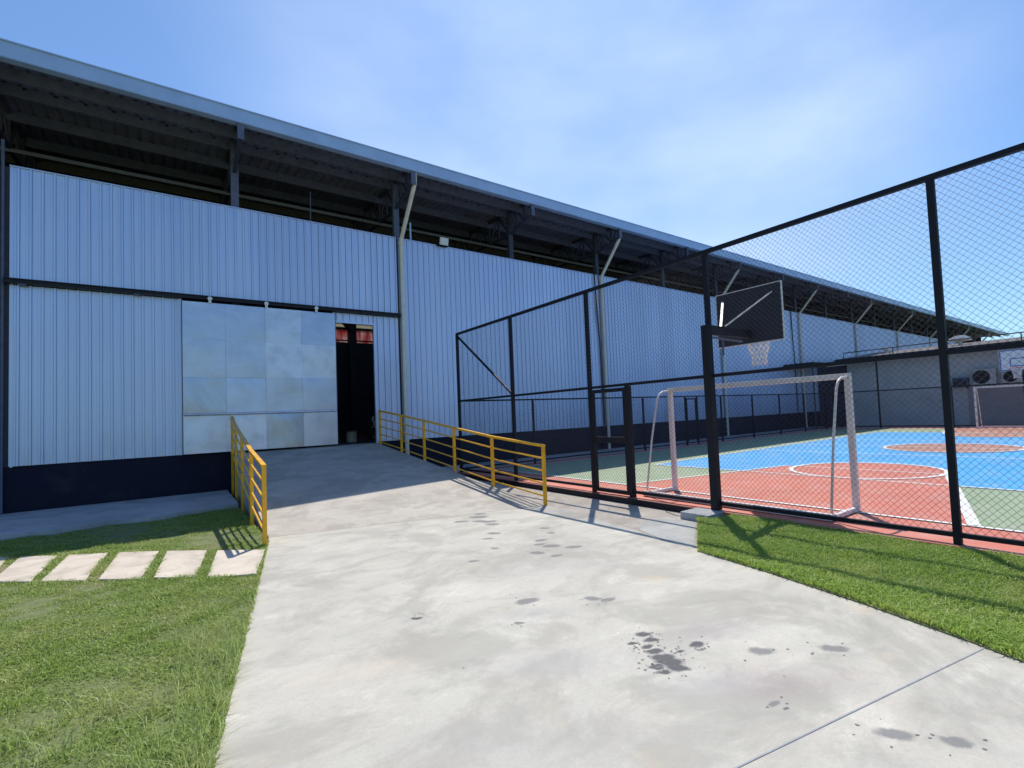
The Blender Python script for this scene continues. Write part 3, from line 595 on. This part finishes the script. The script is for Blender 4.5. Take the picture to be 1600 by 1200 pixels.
# ------------------------------------------------------------------ basketball hoops
def hoop(loc, rzv, label, foot):
    t = thing('basketball_hoop', loc, label, 'basketball hoop', 'basketball hoops at both ends of the court', rzv)
    if foot:
        b = MB(); b.box(-.46, -.16, -.14, .0, .34, .004); b.build('footing', BLOCK, t, bevel=.01)
    b = MB(); b.box(-.062, -.062, .005, .062, .062, 2.88); b.build('pole', FEN, t, bevel=.006)
    b = MB(); b.box(.063, -.055, 2.74, 1.20, .055, 2.88); b.build('arm', FEN, t, bevel=.006)
    b = MB(); bx0, bx1 = 1.23, 1.25
    b.box(bx0, -.60, 2.66, bx1, .60, 3.60, 0); b.box(bx1+.0005, -.60, 2.66, bx1+.006, .60, 3.60, 1)
    def rect(y0, z0, y1, z1, w, x=bx1+.0065):
        for (a0, c0, a1, c1) in ((y0, z0, y1, z0+w), (y0, z1-w, y1, z1), (y0, z0+w, y0+w, z1-w), (y1-w, z0+w, y1, z1-w)): b.box(x, a0, c0, x+.003, a1, c1, 2)
    rect(-.60, 2.66, .60, 3.60, .04); rect(-.26, 2.84, .26, 3.22, .035)
    for (a0, c0, a1, c1) in ((-.615, 2.645, .615, 2.66), (-.615, 3.60, .615, 3.615), (-.615, 2.66, -.60, 3.60), (.60, 2.66, .615, 3.60)): b.box(bx0-.005, a0, c0, bx1+.01, a1, c1, 3)
    b.build('backboard', [BOARDB, BRT, BLUEP, WHT], t)
    for sy, w in ((1, .035), (-1, .02)):
        b = MB(); b.bar((.46, .04*sy, 2.89), (1.21, .46*sy, 3.46), w, w); b.build('brace', WHT, t)
    b = MB(); b.box(.42, -.012, 2.42, .44, .012, 2.70); b.bar((.065, 0, 2.70), (1.0, 0, 2.68), .03); b.build('strut', STEEL, t)
    b = MB(); cx = 1.25+.06+.21; b.tube([(cx+.21*math.cos(a), .21*math.sin(a), 2.76) for a in np.linspace(0, 2*math.pi, 28, endpoint=False)], .01, 8, close=True); b.box(1.26, -.06, 2.74, 1.32, .06, 2.77); b.build('rim', paint('orange rim', (.6, .12, .03)), t)
    b = MB(); N = 12; rr = lambda z_: .205-.09*min(1, z_/.34)+(.01 if z_ > .4 else 0)
    for s in (1, -1):
        for i in range(N):
            pts = []
            for j in range(9):
                q = j/8; a = 2*math.pi*(i+s*q*2.5*.5*2)/N; zz = q*.46; r = rr(zz); pts.append((cx+r*math.cos(a), r*math.sin(a), 2.75-zz+random.uniform(-.008, .008)))
            b.tube(pts, .0075, 5)
    b.build('net', NETM, t)
    return t
hoop((6.69, 4.59, 0), 0, 'near basketball hoop seen from behind, shade-dark backboard on black post in front of the fence', True)
hoop((31.75, 4.70, 0), math.pi, 'far basketball hoop with white blue-edged backboard before the white building', False)
# ------------------------------------------------------------------ futsal goals
def goal(loc, rzv, label):
    t = thing('futsal_goal', loc, label, 'goal', 'futsal goals at both ends of the court', rzv); w = .04; hw = 1.62; H = 2.0
    b = MB(); b.box(-w, -hw-w, H-.08, w, hw+w, H); b.build('crossbar', WHT, t, bevel=.004)
    for s in (-1, 1):
        b = MB(); b.box(-w, s*hw-w, .012, w, s*hw+w, H-.08); b.build('goalpost', WHT, t, bevel=.004)
        b = MB(); b.box(-.86, s*hw-.03, .012, -w, s*hw+.03, .07); b.build('foot_bar', WHT, t)
        y = s*hw; pts = [(-w, y, H-.05), (-.22, y, H-.07), (-.33, y, H-.12), (-.40, y, H-.22), (-.44, y, H-.36), (-.62, y, 1.0), (-.82, y, .06)]
        b = MB(); b.tube(pts, .018, 10); b.build('back_stay', WHT, t, smooth=True)
    b = MB(); b.box(-.90, -hw-.03, .012, -.84, hw+.03, .10); b.build('rear_bar', WHT, t)
goal((7.83, 4.66, 0), 0, 'near white tubular futsal goal close behind the tall fence')
goal((30.45, 4.66, 0), math.pi, 'far white futsal goal partly in view at the right photo edge')
# thin wire on the apron
b = MB(); b.tube([(6.62, 5.6, -.09), (6.45, 5.35, -.098), (6.35, 5.1, -.1), (6.38, 4.95, -.1), (6.5, 4.9, -.098), (6.6, 4.85, -.09)], .004, 6); tag(b.build('wire', BLK), 'thin black loose wire lying on the concrete beside the court edge', 'wire')
# ------------------------------------------------------------------ building beyond the court
BO = (34, 4, 0)
t = thing('service_building', BO, 'low pale rendered building with brown sheet roof at the far end of the court', 'building'); FB = t
b = MB(); b.box(34, -14, -.2, 34.2, 13.2, 4.0); b.box(34.2, 13.0, -.2, 44, 13.2, 4.0); b.box(33.97, -14, -.01, 33.998, 7.3, 2.05, 1); b.build('wall', [WALLW, WALLP], t, BO)
b = MB()
def rsl(x): return 4.14+(x-33.1)*.11
yy = -14.4
while yy < 13.5:
    for (d0, h0), (d1, h1) in (((0, 0), (.09, .05)), ((.09, .05), (.18, 0))):
        b.face([(33.1, yy+d0, rsl(33.1)+h0), (40, yy+d0, rsl(40)+h0), (40, yy+d1, rsl(40)+h1), (33.1, yy+d1, rsl(33.1)+h1)])
    yy += .18
b.face([(40, -14.4, rsl(40)), (46, -14.4, rsl(33)), (46, 13.5, rsl(33)), (40, 13.5, rsl(40))])
b.box(33.1, -14.4, rsl(33.1)-.06, 34, 13.5, rsl(33.1)-.02)
b.build('roof', TILE, t, BO)
b = MB(); b.box(33.04, -14.4, 3.98, 33.095, 13.5, 4.19); b.build('fascia', DARK, t, BO)
b = MB(); b.box(30.2, 13.55, 3.84, 34, 15.30, 3.92); b.box(30.15, 13.5, 3.80, 34, 13.545, 3.98); b.box(30.1, 13.5, 3.8, 30.15, 15.3, 3.98); b.build('canopy', DARK, t, BO)
b = MB(); b.box(34.6, 13.2, 0, 34.7, 15.3, 4.0); b.build('passage_shade_sheet', INT, t, BO)  # dark sheet put in for the shade of the open passage
b = MB(); b.box(30.25, 13.6, 0, 30.31, 13.66, 3.8); b.build('canopy_post', INT, t, BO)
b = MB(); b.tube([(33.0, 9.9, 3.86), (33.0, 12.9, 3.86)], .05, 8); b.tube([(31.6, 13.4, 3.75), (33.0, 12.95, 3.84)], .05, 8); b.build('gutter_pipe', BRT, t, BO)
b = MB(); b.tube([(33.9, 13.3, 4.3), (33.9, 13.3, 4.62), (33.9, 7.6, 4.66), (33.9, 1, 4.66)], .03, 8); [b.tube([(33.9, y, 4.2), (33.9, y, 4.65)], .025, 6) for y in (10.6, 8, 5, 2)]; b.build('roof_rail', DARK, t, BO)
b = MB(); b.tube([(36, 11.6, 4.4), (36, 11.6, 4.72)], .12, 12); b.tube([(36, 11.6, 4.72), (36, 11.6, 4.80)], .32, 16); b.build('roof_vent', WHT, t, BO)
b = MB(); b.tube([(36.5, 8.0, 4.4), (36.5, 8.0, 4.9)], .1, 12)
for i in range(6): b.tube([(36.5, 8.0, 4.80+.05*i), (36.5, 8.0, 4.85+.05*i)], .55*math.cos(i/6*1.3), 20)
b.build('roof_dome', WHT, t, BO)
def ac(y, z_, w, h, mat, label, fan=True):
    t = thing('air_conditioner', (33.99, y, z_), label, 'air conditioner', 'air conditioner units on the far building wall')
    b = MB(); b.box(-.34, -w/2, 0, -.02, w/2, h); b.build('casing', mat, t, bevel=.015)
    b = MB()
    if fan:
        for r in np.linspace(.06, h*.42, 6): b.tube([(-.352, w*.14+r*math.cos(a), h/2+r*math.sin(a)) for a in np.linspace(0, 6.283, 24, endpoint=False)], .008, 5, close=True)
        b.tube([(-.346, w*.14, h/2), (-.341, w*.14, h/2)], h*.43, 24)
    else:
        for i in range(7): b.box(-.352, -w*.42, .08+i*(h-.16)/7, -.341, w*.42, .11+i*(h-.16)/7)
    b.build('fan_grille', BLK, t)
    b = MB(); b.box(-.36, -w*.4, -.05, 0, -w*.4+.04, -.005); b.box(-.36, w*.4-.04, -.05, 0, w*.4, -.005); b.build('bracket', DARK, t)
ac(7.52, 2.08, .66, .50, ACB, 'small dark blue air conditioner unit left of the other two on the far wall', False)
ac(6.5, 2.12, .92, .84, ACW, 'large pale air conditioner unit with round fan grille below the far backboard')
ac(5.35, 2.15, .95, .66, ACW, 'rightmost air conditioner unit partly cut by the photo edge')
# ------------------------------------------------------------------ grass
def inside(poly, x, y):
    c = np.zeros(len(x), bool); n = len(poly)
    for i in range(n):
        x0, y0 = poly[i]; x1, y1 = poly[(i+1) % n]
        cnd = ((y0 > y) != (y1 > y)); xi = (x1-x0)*(y-y0)/((y1-y0) if y1 != y0 else 1e-9)+x0; c ^= cnd & (x < xi)
    return c
def blades(name, pts, z0, hgt, wid, lean, mat):
    n = len(pts); a = rng.uniform(0, 2*np.pi, n); h = hgt*rng.uniform(.5, 1.25, n); w = wid*rng.uniform(.7, 1.3, n); ln = lean*rng.uniform(.2, 1.3, n)*h; la = rng.uniform(0, 2*np.pi, n)
    dx, dy = np.cos(a)*w/2, np.sin(a)*w/2; lx_, ly_ = np.cos(la)*ln, np.sin(la)*ln
    V = np.zeros((n, 5, 3)); x, y = pts[:, 0], pts[:, 1]
    V[:, 0] = np.stack([x-dx, y-dy, z0], 1); V[:, 1] = np.stack([x+dx, y+dy, z0], 1)
    V[:, 2] = np.stack([x+dx*.8+lx_*.35, y+dy*.8+ly_*.35, z0+h*.6], 1); V[:, 3] = np.stack([x-dx*.8+lx_*.35, y-dy*.8+ly_*.35, z0+h*.6], 1)
    V[:, 4] = np.stack([x+lx_, y+ly_, z0+h*(1-.25*np.minimum(1.3, lean))], 1)
    me = bpy.data.meshes.new(name); me.vertices.add(n*5); me.vertices.foreach_set('co', V.ravel())
    base = np.arange(n)[:, None]*5; loops = np.concatenate([base+np.array([0, 1, 2, 3]), base+np.array([3, 2, 4])], 1).ravel()
    me.loops.add(n*7); me.loops.foreach_set('vertex_index', loops.astype(np.int32))
    st = (np.arange(n)[:, None]*7+np.array([0, 4])).ravel(); me.polygons.add(n*2); me.polygons.foreach_set('loop_start', st.astype(np.int32))
    me.update(calc_edges=True); me.materials.append(mat); o = bpy.data.objects.new(name, me); COL.objects.link(o); return o
def scatter(poly, zones, stones=()):
    out_ = []
    for x0, x1, y0, y1, dens in zones:
        n = int((x1-x0)*(y1-y0)*dens); p = np.stack([rng.uniform(x0, x1, n), rng.uniform(y0, y1, n)], 1); k = inside(poly, p[:, 0], p[:, 1])
        for s in stones:
            cx = sum(q[0] for q in s)/4; cy = sum(q[1] for q in s)/4; s2 = [(cx+(q[0]-cx)*.96, cy+(q[1]-cy)*.94) for q in s]; k &= ~inside(s2, p[:, 0], p[:, 1])
        out_.append(p[k])
    return np.concatenate(out_)
gl = [(-14, -3), (-.88, -3), (-.43, 0), (.175, 3.12), (.265, 3.6), (.735, 6.12), (1.165, 8.4), (1.14, 12.45), (.4, 12.24), (-.28, 12.0), (-.9, 12.27), (-1.54, 11.95), (-2.17, 12.1), (-14, 12.05)]
soilgaps = [[(-1.76, 10.22), (-1.63, 10.13), (-1.62, 8.7), (-1.72, 8.85)], [(-1.22, 9.76), (-1.10, 9.70), (-1.13, 8.5), (-1.25, 8.6)], [(-.67, 9.37), (-.55, 9.29), (-.60, 8.2), (-.72, 8.3)]]
p = scatter(gl, [(-3.2, 1.2, 1.2, 5.5, 9000), (-4, 1.2, 5.5, 9, 6500), (-5.5, 1.2, 9, 12.5, 4200), (-6, -3.2, 1, 9, 2200), (-3, .2, -1.5, 1.2, 1500)], SS)
zz = -.100+.012*np.sin(p[:, 0]*2.1)*np.cos(p[:, 1]*1.7)
cl = .62+.38*np.sin(p[:, 0]*9+2*np.sin(p[:, 1]*4))*np.sin(p[:, 1]*8+p[:, 0]*3)+.25*np.sin(p[:, 0]*2.3+p[:, 1]*1.1)
o = blades('grass', p, zz, .052*np.clip(cl+.3, .45, 1.5), .0072, 1.3, GR1); tag(o, 'short mown green lawn with yellowish dry patches left of the driveway', 'grass', kind='stuff')
law2b = [(3.42, -3), (6.63, -3), (6.63, 4.28), (6.17, 4.33), (6.215, 4.61), (4.925, 3.66), (4.775, 2.71), (4.565, 1.76), (4.355, 1.01), (4.255, .73), (3.905, -.6)]
p = scatter(law2b, [(3.4, 6.62, -1.5, 4.6, 9000), (3.4, 6.62, -3, -1.5, 2500)])
lump = .5+.5*np.sin(p[:, 0]*7+1.3*np.sin(p[:, 1]*3))*np.cos(p[:, 1]*5+p[:, 0]*2)
zz = -.085+.055*np.clip((p[:, 0]-5.0)/1.5, 0, 1)+.02*lump
o = blades('grass', p, zz-.012, .060, .0078, 1.15, GR2); tag(o, 'thick bright green turf between the driveway and the court fence', 'grass', kind='stuff')
# long tufts along the left drive edge
tp = []
for i in range(190):
    s_ = rng.uniform(0, 1)**1.2; ey = 2.7+s_*2.3; ex = .16+(ey-3.12)*.187; cx = ex-abs(rng.normal(0, .22))+.01; cy = ey+rng.uniform(-.1, .1)
    k = int(rng.integers(4, 11)); tp.append(np.stack([rng.normal(cx, .02, k), rng.normal(cy, .02, k)], 1))
for i in range(90):
    k = int(rng.integers(3, 8)); cx = rng.uniform(-1.0, .2); cy = rng.uniform(2.8, 4.2); tp.append(np.stack([rng.normal(cx, .015, k), rng.normal(cy, .015, k)], 1))
p = np.concatenate(tp); p = p[inside(gl, p[:, 0], p[:, 1])]; o = blades('grass', p, np.full(len(p), -.09), .19, .0048, .95, GR3); tag(o, 'long loose grass blades leaning over the left driveway edge', 'grass', kind='stuff')
S.render.engine = 'CYCLES'
